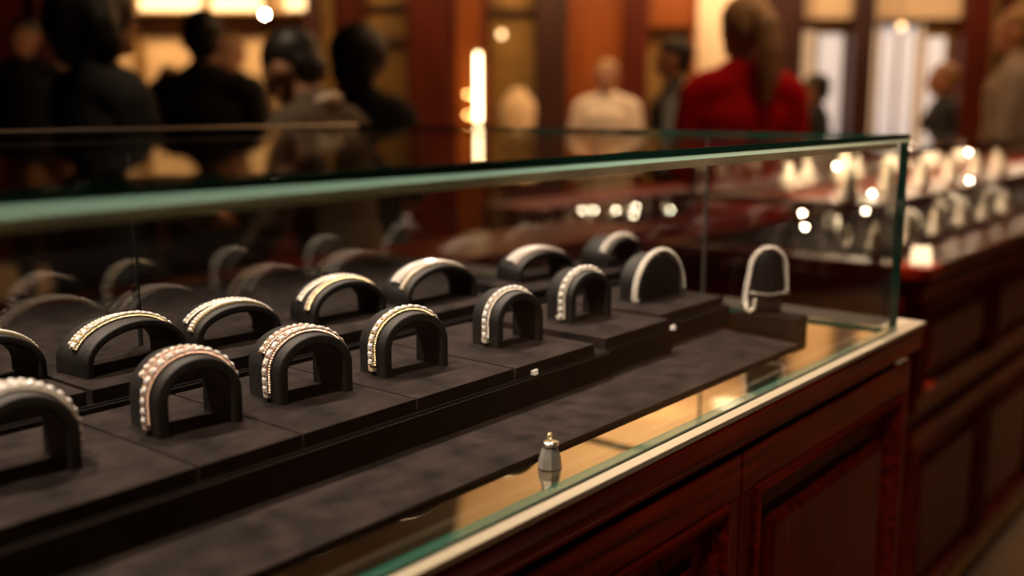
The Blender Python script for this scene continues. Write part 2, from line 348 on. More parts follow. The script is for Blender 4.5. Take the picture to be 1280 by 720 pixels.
bm = bmesh.new(); box(bm, XL, GX-.0085, GF1+.0005, YB-.03, .996, 1.0); link('mirror_deck', bm, M['mirror'], case)
ZD0, ZD1 = .14, .957
raised_panel_door(case, -.4855, -.0135, ZD0, ZD1, YF+.004)
raised_panel_door(case, -.9835, -.4885, ZD0, ZD1, YF+.004)
raised_panel_door(case, -1.4835, -.9865, ZD0, ZD1, YF+.004)
raised_panel_door(case, -1.9835, -1.4865, ZD0, ZD1, YF+.004)
# glass
def pane(name, dims, parent=case): return boxo(name, dims, M['glass'], parent)
g = pane('front_glass', (XL, GX, GF0, GF1, 1.0036, 1+GT))
boxo('glass_edge', (XL, GX+.0005, GF0, GF1, .9965, 1.0035), M['edge'], g)
boxo('corner_edge', (GX+.0001, GX+.0020, GF0-.0003, GF1, 1.0036, 1+GT), M['edge'], g)
boxo('bond_line', (XL, GX-.009, GF1+.0001, GF1+.0008, 1+GT-.0075, 1+GT-.0005), M['bond'], g)  # brown strip, the ground edge's reflection put into its colour
XJ, YJ = -.824, .249
pane('end_glass', (GX-.008, GX, GF1+.0005, YJ-.0006, 1.0036, 1+GT)); pane('end_glass', (GX-.008, GX, YJ+.0006, GY-.01, 1.0036, 1+GT))
boxo('glass_joint', (GX-.0078, GX-.0002, YJ-.0005, YJ+.0005, 1.0036, 1+GT), M['grey_holder'], case)
boxo('glass_edge', (GX-.008, GX+.0005, GF1+.0006, GY, .9965, 1.0035), M['edge'], case)
pane('divider_glass', (XL, XJ-.001, .432, .438, 1.001, 1+GT-.001)); pane('divider_glass', (XJ+.001, GX-.0095, .432, .438, 1.001, 1+GT-.001))
boxo('glass_joint', (XJ-.0009, XJ+.0009, .4322, .4378, 1.001, 1+GT-.001), M['arch'], case)
pane('back_glass', (XL, GX-.009, GY-.009, GY-.002, 1.001, 1+GT))
TF = GF0+.0005
t_ = boxo('top_glass', (XL, GX+.002, TF, GY, 1+GT+.0003, 1+GH), M['glass_top'], case)
boxo('glass_edge', (XL, GX+.0032, TF-.0010, TF-.0001, 1+GT+.0040, 1+GH), M['edge'], t_); boxo('glass_edge', (GX+.0021, GX+.0032, TF, GY, 1+GT+.0040, 1+GH), M['edge'], t_)
def chamfer(p0, p1, out):                      # lower edge bevel; the front one's pale colour paints the glass's inner glow
    bm = bmesh.new(); q = []
    for p in (p0, p1): q.append([bm.verts.new((p[0]+out[0]*o, p[1]+out[1]*o, 1+GT+z)) for o, z in ((0, .0040), (.0009, .0038), (.0036, .0004), (0, .0003))])
    for k in range(4): bm.faces.new((q[0][k], q[0][(k+1) % 4], q[1][(k+1) % 4], q[1][k]))
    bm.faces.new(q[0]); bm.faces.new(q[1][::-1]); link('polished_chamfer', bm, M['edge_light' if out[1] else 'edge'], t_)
chamfer((XL, TF-.0002), (GX+.0022, TF-.0002), (0, -1)); chamfer((GX+.0022, TF), (GX+.0022, GY), (1, 0))
bm = bmesh.new(); tube(bm, [(XL, GY+.0022, 1+GH), (-1.2, GY+.0022, 1+GH), (-.6, GY+.0022, 1+GH), (GX+.002, GY+.0022, 1+GH)], .0021, 10); link('back_edge', bm, M['white_gold'], t_, True)

# ------------------------------------------------------------------ mat, trays and pads (all suede)
TOPZ = 1.0
bm = bmesh.new(); v = [(-2.25, .0455), (-.2189, .0386), (-.1956, .1641), (-.17, .31), (-2.25, .31)]
lo = [bm.verts.new((x, y, 1.0002)) for x, y in v]; hi = [bm.verts.new((x, y, 1.0038)) for x, y in v]
bm.faces.new(hi); bm.faces.new(lo[::-1])
for i in range(5): bm.faces.new((lo[i], lo[(i+1) % 5], hi[(i+1) % 5], hi[i]))
tag(link('display_mat', bm, M['suede'], bevel=.0008), 'thin charcoal suede mat lying on the mirrored deck under the front trays', 'mat')
bm = bmesh.new(); box(bm, -2.25, -.072, .446, .945, 1.0002, 1.0035)
tag(link('display_mat', bm, M['suede'], bevel=.0008), 'charcoal suede mat behind the inner glass divider of the near case', 'mat')
def tray(dims, label, group=None):
    x0, x1, y0, y1, z0, z1 = dims
    bm = bmesh.new(); box(bm, x0, x1, y0, y1, z0, z1-.0015); box(bm, x0, x1, y0+.0022, y1-.001, z1-.0012, z1)
    return tag(link('display_tray', bm, M['suede_side'], bevel=.0008), label, 'tray', group)
tray((-2.2, -.4782, .128, .306, 1.0040, 1.0305), 'longest black suede tray, carrying the five nearest arch stands')
tray((-.4772, -.345, .134, .3055, 1.0040, 1.0305), 'short black suede tray between the longest tray and the solid half-round stand')
tray((-.344, -.172, .152, .305, 1.0040, 1.0305), 'last black suede tray of the front row, under the solid half-round stand')
tray((-2.2, -.0705, .3085, .428, 1.0002, 1.0455), 'raised black suede tray behind, carrying the rear row of arches')
def pad(x0, x1, y0, y1, z, label, group, h=.012, rz=0):
    bm = bmesh.new(); cx, cy = (x0+x1)/2, (y0+y1)/2
    n = 10                                            # gently cushioned top
    g_ = [[bm.verts.new((x0+(x1-x0)*i/n-cx, y0+(y1-y0)*j/n-cy, h-.0012+.0012*min(1, 4*min(i, n-i, j, n-j)/n)**.5+.00015*noise.noise((i*.7+x0*9, j*.7, 0)))) for i in range(n+1)] for j in range(n+1)]
    for j in range(n):
        for i in range(n): bm.faces.new((g_[j][i], g_[j][i+1], g_[j+1][i+1], g_[j+1][i]))
    rim = [g_[0][i] for i in range(n)]+[g_[j][n] for j in range(n)]+[g_[n][i] for i in range(n, 0, -1)]+[g_[j][0] for j in range(n, 0, -1)]
    low = [bm.verts.new((v.co.x, v.co.y, 0)) for v in rim]
    for i in range(len(rim)):
        j = (i+1) % len(rim); bm.faces.new((rim[i], low[i], low[j], rim[j]))
    bm.faces.new(low)
    o = link('display_pad', bm, M['suede'], loc=(cx, cy, z), rot=(0, 0, rz)); o.data.shade_smooth()
    m = o.modifiers.new('edge', 'EDGE_SPLIT'); m.split_angle = math.radians(50)
    return tag(o, label, 'pad', group)
FZ = 1.0307; FTOP = 1.043
GP = 'suede pads on the front trays'
pad(-1.10, -.9665, .1345, .302, FZ, 'nearest charcoal suede pad, cut by the left edge of the view', GP)
pad(-.9645, -.8775, .1345, .302, FZ, 'charcoal suede pad under the double rose gold bracelet with round stones', GP)
pad(-.8755, -.7585, .1345, .302, FZ, 'charcoal suede pad under the double rose gold bracelet with square stones', GP)
pad(-.7565, -.6315, .134, .302, FZ, 'charcoal suede pad under the yellow gold single-row bracelet', GP)
pad(-.6285, -.502, .1335, .302, FZ, 'charcoal suede pad under the white gold bracelet at the end of the longest tray', GP)
pad(-.475, -.347, .138, .302, FZ, 'charcoal suede pad under the pale gold round-stone bracelet', GP)
pad(-.335, -.180, .158, .302, FZ, 'charcoal suede pad under the solid half-round stand', GP)
BZ = 1.0457; BTOP = 1.058
GB = 'suede pads on the rear tray'
for x0, x1, lab in ((-1.10, -.945, 'rear suede pad at the left edge of the view'), (-.94, -.825, 'rear suede pad under the wide arch with square gold links'),
                    (-.82, -.715, 'rear suede pad under the arch with white and yellow gold rows'), (-.71, -.575, 'rear suede pad under the arch with round stones over plain gold'),
                    (-.57, -.425, 'rear suede pad under the arch with wide gold edged pave band'), (-.37, -.225, 'rear suede pad under the arch with rose edged pave band'), (-.215, -.0725, 'last rear suede pad, behind the solid half-round stand')):
    pad(x0, x1, .318 if x0 > -.22 else .315, .424, BZ, lab, GB)

# ------------------------------------------------------------------ arch stands and bracelets
def upath(W, H, leg, off=0., n=96):
    """inverted U from the left foot to the right foot: list of (x, z, nx, nz), evenly spaced"""
    raw = []
    for i in range(12): raw.append((-off, leg*i/12))
    for i in range(121):
        a = PI-PI*i/120; raw.append((W/2+(W/2+off)*math.cos(a), leg+(H-leg+off)*math.sin(a)))
    for i in range(11, -1, -1): raw.append((W+off, leg*i/12))
    return resample(raw, n)
def resample(raw, n, closed=False):
    if closed: raw = raw+[raw[0]]
    L = [0]
    for a, b in zip(raw, raw[1:]): L.append(L[-1]+math.hypot(b[0]-a[0], b[1]-a[1]))
    out = []; k = 0
    cnt = n if closed else n-1
    for i in range(n):
        s = L[-1]*i/cnt
        while k < len(L)-2 and L[k+1] < s: k += 1
        t = (s-L[k])/max(1e-9, L[k+1]-L[k]); out.append((raw[k][0]+(raw[k+1][0]-raw[k][0])*t, raw[k][1]+(raw[k+1][1]-raw[k][1])*t))
    res = []
    for i in range(n):
        a = out[i-1] if (i > 0 or closed) else out[0]; b = out[(i+1) % n] if (i < n-1 or closed) else out[-1]
        tx, tz = b[0]-a[0], b[1]-a[1]; l = math.hypot(tx, tz) or 1
        res.append((out[i][0], out[i][1], -tz/l, tx/l))
    return res, L[-1]
def arch_stand(loc, ang, W, H, leg, Dp, label, thick=.009, solid=False, group='black arch stands'):
    bm = bmesh.new(); path, _ = upath(W, H, leg, 0, 60); r = .0018
    if not solid:
        sec = [(0, r), (0, Dp-r), (-r*.4, Dp-r*.3), (-r, Dp), (-thick+r, Dp), (-thick, Dp-r), (-thick, r), (-thick+r, 0), (-r, 0), (-r*.4, r*.3)]
        rings = [[bm.verts.new((x+nx*o, y, z+nz*o)) for o, y in sec] for x, z, nx, nz in path]
        for a, b in zip(rings, rings[1:]):
            for k in range(len(sec)): bm.faces.new((a[k], a[(k+1) % len(sec)], b[(k+1) % len(sec)], b[k]))
        bm.faces.new(rings[0]); bm.faces.new(rings[-1][::-1])
    else:
        for y0, y1, ins in ((0, r, r), (r, Dp-r, 0), (Dp-r, Dp, 0)): pass
        lo_ = []
        for y, ins in ((0, r), (r, 0), (Dp-r, 0), (Dp, r)): lo_.append([bm.verts.new((x-nx*ins, y, z-nz*ins if z > 1e-5 else 0)) for x, z, nx, nz in path])
        for a, b in zip(lo_, lo_[1:]):
            for k in range(len(path)): bm.faces.new((a[k], a[(k+1) % len(path)], b[(k+1) % len(path)], b[k]))
        bm.faces.new(lo_[0]); bm.faces.new(lo_[-1][::-1])
    o = link('bracelet_stand', bm, M['arch'], smooth=True, loc=loc, rot=(0, 0, ang))
    m = o.modifiers.new('edge', 'EDGE_SPLIT'); m.split_angle = math.radians(40)
    return tag(o, label, 'stand', group)
def gem_mesh(kind):
    bm = bmesh.new()
    if kind == 'round':
        n = 8; lv = [(.30, .42, 0), (.5, .18, .5), (.5, .05, 0), (.05, -.35, 0)]
        rings = [[bm.verts.new((r*math.cos(2*PI*(i+o)/n), r*math.sin(2*PI*(i+o)/n), z)) for i in range(n)] for r, z, o in lv]
        bm.faces.new(rings[0])
        for a, b, o in ((rings[0], rings[1], 1), (rings[1], rings[2], 0), (rings[2], rings[3], 0)):
            for i in range(n):
                j = (i+1) % n
                if o: bm.faces.new((a[i], b[i], a[j])); bm.faces.new((a[j], b[i], b[j]))
                else: bm.faces.new((a[i], b[i], b[j], a[j]))
    else:
        lv = [(.27, .40), (.38, .30), (.47, .10), (.47, .0), (.06, -.35)]; c = .72
        rings = []
        for r, z in lv: rings.append([bm.verts.new((x*r, y*r, z)) for x, y in ((1, c), (c, 1), (-c, 1), (-1, c), (-1, -c), (-c, -1), (c, -1), (1, -c))])
        bm.faces.new(rings[0])
        for a, b in zip(rings, rings[1:]):
            for i in range(8): bm.faces.new((a[i], b[i], b[(i+1) % 8], a[(i+1) % 8]))
    bmesh.ops.recalc_face_normals(bm, faces=bm.faces)
    me = bpy.data.meshes.new('stone'); bm.to_mesh(me); bm.free(); return me
GEM = {}
for k in ('round', 'square'):
    for sm in ('stone', 'stone_pink'):
        me = gem_mesh(k); me.materials.append(M[sm]); GEM[k, sm] = me
def strand(parent, path, length, yc, wid, size, metal, style='round', s0=.03, s1=.93, rows=1, name='strand', sm='stone', single=True, lift=.0004, plain=False, drift=0.):
    """one row of set stones that follows the path; the mesh is the metal, every stone a child"""
    n = len(path); bm = bmesh.new()
    def P(s):
        f = s*(n-1); i = min(n-2, max(0, int(f))); t = f-i; a, b = path[i], path[i+1]
        return [a[k]+(b[k]-a[k])*t for k in range(4)]
    th = .0011 if not plain else .0018
    rings = []; cnt = 70; hw = wid/2
    for i in range(cnt+1):
        s = s0+(s1-s0)*i/cnt; x, z, nx, nz = P(s); y = yc+drift*(s-.5)
        if plain: sec = [(lift, -hw), (lift+th*.7, -hw*.9), (lift+th, -hw*.4), (lift+th, hw*.4), (lift+th*.7, hw*.9), (lift, hw)]
        else: sec = [(lift, -hw), (lift+th*1.25, -hw), (lift+th*1.25, -hw*.86), (lift+th*.8, -hw*.82), (lift+th*.8, hw*.82), (lift+th*1.25, hw*.86), (lift+th*1.25, hw), (lift, hw)]
        rings.append([bm.verts.new((x+nx*o, y+yy, z+nz*o)) for o, yy in sec])
    for a, b in zip(rings, rings[1:]):
        for k in range(len(a)): bm.faces.new((a[k], a[(k+1) % len(a)], b[(k+1) % len(a)], b[k]))
    bm.faces.new(rings[0]); bm.faces.new(rings[-1][::-1])
    if not plain and single:
        nb = int(length*(s1-s0)/.0021)
        for i in range(nb):
            x, z, nx, nz = P(s0+(s1-s0)*(i+.5)/nb); y = yc+drift*(s0+(s1-s0)*(i+.5)/nb-.5)
            for e in (-hw, hw):
                c = Vector((x+nx*(lift+th*1.3), y+e*.98, z+nz*(lift+th*1.3))); r = .00085
                v = [bm.verts.new(c+Vector(d_)*r) for d_ in ((1, 0, 0), (0, 1, 0), (-1, 0, 0), (0, -1, 0), (0, 0, 1), (0, 0, -1))]
                for k in range(4): bm.faces.new((v[k], v[(k+1) % 4], v[4])); bm.faces.new((v[(k+1) % 4], v[k], v[5]))
    pitch = size*1.06; m_ = max(2, int(length*(s1-s0)/pitch)); pos = []
    for i in range(m_):
        s = s0+(s1-s0)*(i+.5)/m_; x, z, nx, nz = P(s); tx, tz = nz, -nx
        for r in range(rows):
            y = yc+drift*(s-.5)+(r-(rows-1)/2)*wid*.9/rows; o = lift+th
            mt = Matrix(((tx, 0, nx, x+nx*(o+size*.22)), (0, 1, 0, y), (tz, 0, nz, z+nz*(o+size*.22)), (0, 0, 0, 1)))
            pos.append(mt)
            if plain: continue
            # four prongs and a collet under every stone
            for sx in (-1, 1):
                for sy in (-1, 1):
                    q = [mt @ Vector((sx*size*.46+dx*size*.09, sy*size*.44+dy*size*.09, zz)) for zz in (-size*.3, size*.2) for dx, dy in ((-1, -1), (1, -1), (1, 1), (-1, 1))]
                    v = [bm.verts.new(p) for p in q]
                    bm.faces.new(v[4:])
                    for k in range(4): bm.faces.new((v[k], v[(k+1) % 4], v[4+(k+1) % 4], v[4+k]))
            q = [bm.verts.new(mt @ Vector((dx*size*.5, dy*size*.47, zz))) for zz in (-size*.42, -size*.02) for dx, dy in ((-1, -1), (1, -1), (1, 1), (-1, 1))]
            for k in range(4): bm.faces.new((q[k], q[(k+1) % 4], q[4+(k+1) % 4], q[4+k]))
    o = link(name, bm, M[metal], parent)
    if plain: return o
    if single:
        for mt in pos:
            g = bpy.data.objects.new('stone', GEM[style, sm]); COL.objects.link(g); g.parent = o
            g.matrix_local = mt @ Matrix.Rotation(random.uniform(-.16, .16), 4, 'X') @ Matrix.Rotation(random.uniform(-.16, .16), 4, 'Y') @ Matrix.Diagonal((size, size, size, 1))
    else:
        bs = bmesh.new(); src = GEM[style, sm]
        for mt in pos:
            T = mt @ Matrix.Rotation(random.uniform(-.1, .1), 4, 'X') @ Matrix.Diagonal((size, size, size, 1)); vv = [bs.verts.new(T @ v.co) for v in src.vertices]
            for p in src.polygons: bs.faces.new([vv[i] for i in p.vertices])
        link('stones', bs, M[sm], o, kind='stuff')
    return o
def clasp(parent, x, y, z, metal, r=.0024, rot=0):
    bm = bmesh.new(); box(bm, -.0032, .0032, -.0022, .0022, 0, .003)
    pts = [(r*math.cos(a)+.004, -.0005+.0012*math.sin(a), r*math.sin(a)+.0012) for a in [2*PI*i/14 for i in range(14)]]
    tube(bm, pts, .0005, 6, closed=True)
    pts = [(r*math.cos(a)-.002, -.0028, r*math.sin(a)+.0022) for a in [2*PI*i/14 for i in range(14)]]
    tube(bm, pts, .0005, 6, closed=True)
    return link('clasp', bm, M[metal], parent, bevel=.0003, loc=(x, y, z), rot=(0, 0, rot))

def place(lf, W, H, leg, Dp, ang, z, slab, thick=.009, solid=False, group='black arch stands on the front trays'):
    ang = math.radians(ang)
    arch_stand((lf[0], lf[1], z), ang, W, H, leg, Dp, slab, thick, solid, group)
    return (lf[0], lf[1], z), ang
def bracelet(loc, ang, label, group):
    return empty('bracelet', loc, ang, label, 'bracelet', group)
GF = 'diamond bracelets on the front stands'; GBR = 'diamond bracelets on the rear stands'; SBR = 'black arch stands on the rear tray'
def lfz(px, z): p = onz(px[0], px[1], z); return (p.x, p.y)
FD = .040
# front row, from near to far
rf = lfz((105, 585), .043); W = .068; an = math.radians(-9); lf1 = (rf[0]-W*math.cos(an), rf[1]-W*math.sin(an))
def front(i, lf, W, H, ang, slab, blab, leg=.024, Dp=FD, solid=False, thick=.009):
    loc, a = place(lf, W, H, leg, Dp, ang, FTOP, slab, thick, solid)
    p, L = upath(W, H, leg, 0, 100)
    return bracelet(loc, a, blab, GF), p, L
b, p, L = front(1, lf1, W, .056, -9, 'black arch stand on the nearest pad, cut by the left edge of the view', 'double white gold bracelet with large round stones, nearest the viewer at the left edge', Dp=.052)
strand(b, p, L, .016, .0074, .0064, 'white_gold', 'round', .03, .93); strand(b, p, L, .0285, .0060, .0054, 'white_gold', 'round', .10, .88); clasp(b, -.003, .012, .002, 'white_gold', rot=1.57)
b, p, L = front(2, lfz((199, 549), .043), .067, .0545, -9, 'black arch stand under the double rose gold bracelet with round stones', 'double-row rose gold bracelet with large round stones, second from the near end', Dp=.052)
strand(b, p, L, .016, .0076, .0064, 'rose', 'round', .05, .90, sm='stone'); strand(b, p, L, .0300, .0058, .0050, 'rose', 'round', .26, .80, sm='stone_pink'); clasp(b, -.002, .016, .004, 'rose', rot=1.57)
b, p, L = front(3, lfz((350, 507), .043), .070, .0525, -9, 'black arch stand under the double rose gold bracelet with square stones', 'double-row rose gold bracelet with square step-cut stones beside the yellow gold one', Dp=.052)
strand(b, p, L, .016, .0076, .0064, 'rose', 'square', .05, .90, sm='stone'); strand(b, p, L, .0300, .0058, .0050, 'rose', 'round', .25, .80, sm='stone_pink'); clasp(b, -.002, .016, .004, 'white_gold', rot=1.57)
b, p, L = front(4, lfz((481, 473), .043), .072, .0535, -9, 'black arch stand under the single-row yellow gold bracelet', 'single-row yellow gold bracelet with square stones and ring clasp, sharpest in focus')
strand(b, p, L, .016, .0082, .0064, 'gold', 'square', .06, .92); clasp(b, -.002, .016, .004, 'gold', rot=1.57)
b, p, L = front(5, lfz((622, 436), .043), .063, .0525, -9, 'black arch stand at the end of the longest tray under a white gold bracelet', 'single-row white gold bracelet with small square stones at the end of the longest tray')
strand(b, p, L, .016, .0078, .0060, 'white_gold', 'square', .06, .90); clasp(b, -.002, .016, .004, 'white_gold', rot=1.57)
b, p, L = front(6, lfz((714, 404), .043), .066, .0540, -9, 'black arch stand on the short middle tray under pale gold round stones', 'pale gold bracelet of large round stones on the short middle tray')
strand(b, p, L, .013, .0076, .0068, 'white_gold', 'round', .02, .90); clasp(b, -.002, .016, .002, 'white_gold', rot=1.57)
b, p, L = front(7, (-.289, .2115), .086, .054, -4, 'black solid half-round stand, last of the front row', 'white gold bracelet hanging loosely round the solid half-round stand', leg=.018, Dp=.034, solid=True)
p, L = upath(.100, .058, .006, 0, 100); p = [(x-.007, z, nx, nz) for x, z, nx, nz in p]
strand(b, p, L, .004, .0066, .0046, 'white_gold', 'square', .02, .97, lift=.0006); clasp(b, -.008, .0035, .0005, 'white_gold', rot=1.2)
# last bracelet on its own block
bm = bmesh.new(); box(bm, -.0195, .0195, -.04, .04, .0, .0215)
o = tag(link('display_block', bm, M['suede_side'], bevel=.0015, loc=(-.151, .105, 1.0003)), 'small black suede block on bare mirror at the far right of the case', 'block')
PL = (-.163, .122, 1.0219); PA = math.radians(-36)
post = empty('bracelet_post', PL, PA, 'small upright black tongue stand on the separate suede block', 'stand')
bm = bmesh.new(); pp, _ = upath(.038, .078, .052, 0, 50); lo_ = []
for y, ins in ((0, .0015), (.0015, 0), (.0145, 0), (.016, .0015)): lo_.append([bm.verts.new((x-nx*ins, y, max(0, z-nz*ins))) for x, z, nx, nz in pp])
for a, c in zip(lo_, lo_[1:]):
    for k in range(len(pp)): bm.faces.new((a[k], a[(k+1) % len(pp)], c[(k+1) % len(pp)], c[k]))
bm.faces.new(lo_[0]); bm.faces.new(lo_[-1][::-1]); link('tongue', bm, M['arch'], post, True)
bl = bracelet(PL, PA, 'upright oval white gold bracelet on the separate block at the far right', GF)
raw = [(-.010, .010), (-.009, .028), (-.006, .046)]+[(.019+.0235*math.cos(a), .053+.027*math.sin(a)) for a in [PI-PI*i/24 for i in range(25)]]+[(.0435, .040), (.044, .027)]
pp, L = resample(raw, 90)
strand(bl, pp, L, .006, .0072, .0048, 'white_gold', 'square', .0, 1.0, rows=1)
bm = bmesh.new(); tube(bm, [(-.007, -.001, .026), (.019, -.0022, .022), (.0435, -.001, .025)], .0013, 8); link('safety_chain', bm, M['white_gold'], bl, True)
bm = bmesh.new(); tube(bm, [(-.010, .004, .012), (-.0125, .001, .006), (-.008, -.001, .002), (-.002, -.0015, .006), (-.001, -.001, .016)], .0024, 8); link('tail_chain', bm, M['white_gold'], bl, True)
bm = bmesh.new(); ball(bm, (.0435, -.001, .025), .0042, (1, .8, 1)); link('clasp', bm, M['silver'], bl, True)

# rear row
def rear(lf, W, H, ang, slab, blab, leg=.010, Dp=.046):
    loc, a = place(lf, W, H, leg, Dp, ang, BTOP, slab, .0075, group=SBR); p, L = upath(W, H, leg, 0, 100)
    return bracelet(loc, a, blab, GBR), p, L
def midlf(mx, my, W, ang): a = math.radians(ang); return (mx-W/2*math.cos(a), my-W/2*math.sin(a))
r0 = lfz((61, 470), .058); W = .105; a0 = math.radians(3)
b, p, L = rear((r0[0]-W*math.cos(a0), r0[1]-W*math.sin(a0)), W, .043, 3, 'low black arch cut by the left edge, rear row', 'yellow gold pave bracelet on the rear arch cut by the left edge')
strand(b, p, L, .014, .007, .0032, 'gold', 'round', .14, .86, rows=2, single=False)
b, p, L = rear(midlf(-.876, .350, .101, 5), .101, .040, 5, 'wide low black arch under square yellow gold links, rear row', 'yellow gold bracelet of square links with a thin second row')
strand(b, p, L, .020, .0072, .0060, 'gold', 'square', .14, .84); strand(b, p, L, .028, .0042, .0032, 'gold', 'round', .16, .82, single=False)
b, p, L = rear(midlf(-.768, .354, .090, -6), .090, .0365, -6, 'low black arch under white and yellow gold rows, rear row', 'rear bracelet of white and yellow gold rows, right of the square gold links')
strand(b, p, L, .014, .0072, .0031, 'gold', 'round', .12, .84, rows=2, single=False, drift=.006); strand(b, p, L, .025, .0052, .0042, 'white_gold', 'square', .16, .80, drift=-.006)
b, p, L = rear(midlf(-.627, .356, .094, -6), .094, .041, -6, 'low black arch under round stones over plain gold, rear row', 'rear bracelet of round white stones crossing a plain yellow gold band')
strand(b, p, L, .014, .0060, .0044, 'gold', 'square', .10, .84, drift=.008, sm='stone_pink'); strand(b, p, L, .026, .0058, .0048, 'white_gold', 'round', .15, .80, drift=-.010)
b, p, L = rear(midlf(-.493, .348, .110, -4), .110, .042, -4, 'widest low black arch under gold edged pave band, rear row', 'wide pave bracelet with a yellow gold edge row, fading toward bronze')
strand(b, p, L, .013, .0048, .0036, 'gold', 'square', .12, .92, single=False, drift=.004); strand(b, p, L, .025, .0150, .0040, 'white_gold', 'round', .16, .78, rows=4, single=False, drift=-.004)
b, p, L = rear(midlf(-.294, .350, .098, -10), .098, .0365, -10, 'low black arch under rose edged pave band, rear row', 'wide pave bracelet with a rose gold edge row behind pale gold round stones')
strand(b, p, L, .013, .0044, .0034, 'rose', 'square', .16, .92, single=False); strand(b, p, L, .025, .0140, .0040, 'white_gold', 'round', .18, .75, rows=4, single=False)
bm = bmesh.new(); ball(bm, (.010, .0105, .0115), .0036); link('clasp', bm, M['silver'], b, True)
b, p, L = rear(midlf(-.125, .340, .090, 0), .090, .0385, 0, 'low black arch behind the solid half-round stand, rear row', 'white gold bracelet of broad plain links behind the solid half-round stand')
strand(b, p, L, .010, .0085, .0072, 'white_gold', 'square', .14, .84)

# small loose things in the case
p_ = onz(690, 612, 0); hh = empty('ring_holder', (-.727, .0195, 1.0002), 0, 'small grey tapered ring holder with silver collar on the mirror by the front glass', 'holder')  # grey tapered form, its identity a guess
bm = bmesh.new(); lathe(bm, [(0, 0), (.0115, 0), (.0118, .001), (.0105, .010), (.0082, .018), (.0064, .0225), (0, .0225)], 8); link('cone', bm, M['grey_holder'], hh)
bm = bmesh.new(); lathe(bm, [(.0062, .0225), (.0082, .0225), (.0086, .024), (.0080, .026), (.0050, .0265), (0, .0265)], 20); link('collar', bm, M['silver'], hh, True)
hh.scale = (.82, .82, .82)
bm = bmesh.new(); pts = [(.0026*math.cos(t), 0, .0306+.0032*math.sin(t)) for t in [2*PI*i/16 for i in range(16)]]; tube(bm, pts, .0008, 6, closed=True); link('loop', bm, M['gold'], hh, True)
for px, z, lab, s in (((659, 466), .031, 'tiny silver clip between two pads on the longest tray', 1.), ((842, 414), .031, 'tiny pale clip at the right end of the short middle tray', 1.)):
    q = onz(*px, z) if px[0] < 700 else Vector((-.3500, .1385, 0))
    bm = bmesh.new(); v = box(bm, -.0045*s, .0045*s, -.0025, .0025, 0, .0045); 
    for k in (4, 5): v[k].co.y += .0022
    for k in (1, 3): v[k].co.x -= .003
    tag(link('silver_clip', bm, M['stone'], bevel=.0004, loc=(q.x, .1305 if px[0] < 700 else .1300, 1.0310), rot=(0, 0, .1)), lab, 'clip')

# ------------------------------------------------------------------ other counters
def counter(name, x0, x1, y0, y1, ztop, label, glass=None, zdraw=None, toe=.11, rotm=None):
    c = empty(name, (0, 0, 0), 0, label, 'display case')
    boxo('cabinet_body', (x0+.012, x1, y0+.02, y1, toe, ztop-.03), M['wood_z'], c)
    boxo('plinth', (x0+.05, x1, y0+.045, y1-.03, 0, toe), M['dark'], c)
    boxo('base_moulding', (x0+.004, x1, y0, y1, toe, toe+.025), M['goldpanel'], c, .004)
    boxo('counter_top', (x0-.012, x1, y0-.012, y1, ztop-.03, ztop), M['wood_x'], c, .006)
    n = max(1, round((x1-x0)/.55)); wd = (x1-x0-.02)/n
    zd = ztop-.03-.30
    for i in range(n):
        a, b2 = x0+.016+i*wd, x0+.012+(i+1)*wd
        raised_panel_door(c, a, b2, zd+.01, ztop-.045, y0+.004, .036, 'drawer')
        raised_panel_door(c, a, b2, toe+.03, zd-.03, y0+.004, .042, 'door')
    for a, b2 in ((toe+.06, ztop-.38), (ztop-.32, ztop-.07)): boxo('end_panel', (x0-.002, x0+.012, y0+.04, y1-.04, a, b2), M['wood_z'], c, .006)
    if glass:
        gx0, gx1, gy0, gy1, gh, sh = glass
        pane('front_glass', (gx0, gx1, gy0, gy0+.008, ztop, ztop+gh), c); pane('back_glass', (gx0, gx1, gy1-.008, gy1, ztop, ztop+gh), c)
        pane('end_glass', (gx0, gx0+.008, gy0+.009, gy1-.009, ztop, ztop+gh), c); t = pane('top_glass', (gx0, gx1, gy0, gy1, ztop+gh+.0005, ztop+gh+.010), c)
        boxo('glass_edge', (gx0, gx1, gy0-.002, gy0-.0005, ztop+gh, ztop+gh+.010), M['edge'], t)
        boxo('shelf', (gx0+.01, gx1-.01, gy0+.05, gy1-.012, sh-.006, sh+.006), M['wood_x'], c)
        boxo('velvet_floor', (gx0+.01, gx1-.01, gy0+.01, gy1-.012, ztop, ztop+.003), M['suede_side'], c)
    return c
c2 = counter('display_counter', .80, 3.6, .212, .86, .953, 'mahogany counter with glass case beyond the right end of the near case', (.86, 3.55, .30, .80, .222, 1.062))
c3 = counter('display_counter', 1.55, 3.05, 1.75, 2.15, .80, 'low far counter with glass case behind the woman in red', (1.6, 3.0, 1.8, 2.12, .2, .90))
c4 = counter('display_counter', -1.6, 1.25, 1.14, 1.42, .93, 'dark wood counter at which the black-haired woman and tweed man stand')
def glint_dots(c, pts, r=.0035):  # glowing dots standing in for sparkles of the jewellery
    for x, y, z in pts:
        bm = bmesh.new(); lathe(bm, [(0, 0), (r, 0), (r, -.006), (0, -.006)], 10, (x, y, z)); link('led_spot', bm, M['led'], c)
glint_dots(c2, [tuple(ony(*px, Y)) for px, Y in (((1003, 265), .62), ((1006, 282), .62), ((1090, 240), .42), ((1211, 189), .36), ((1212, 224), .36), ((1128, 206), .5), ((1046, 206), .6), ((1082, 262), .5), ((1140, 182), .45))])
glint_dots(c3, [tuple(ony(*px, 1.95)) for px in ((742, 262), (770, 262), (792, 268), (728, 262), (795, 258), (838, 262))])
light('case_light', 'AREA', (2.1, .55, 1.172), 9, WARM, (2.1, .55, .9), 2.4, size_y=.06)
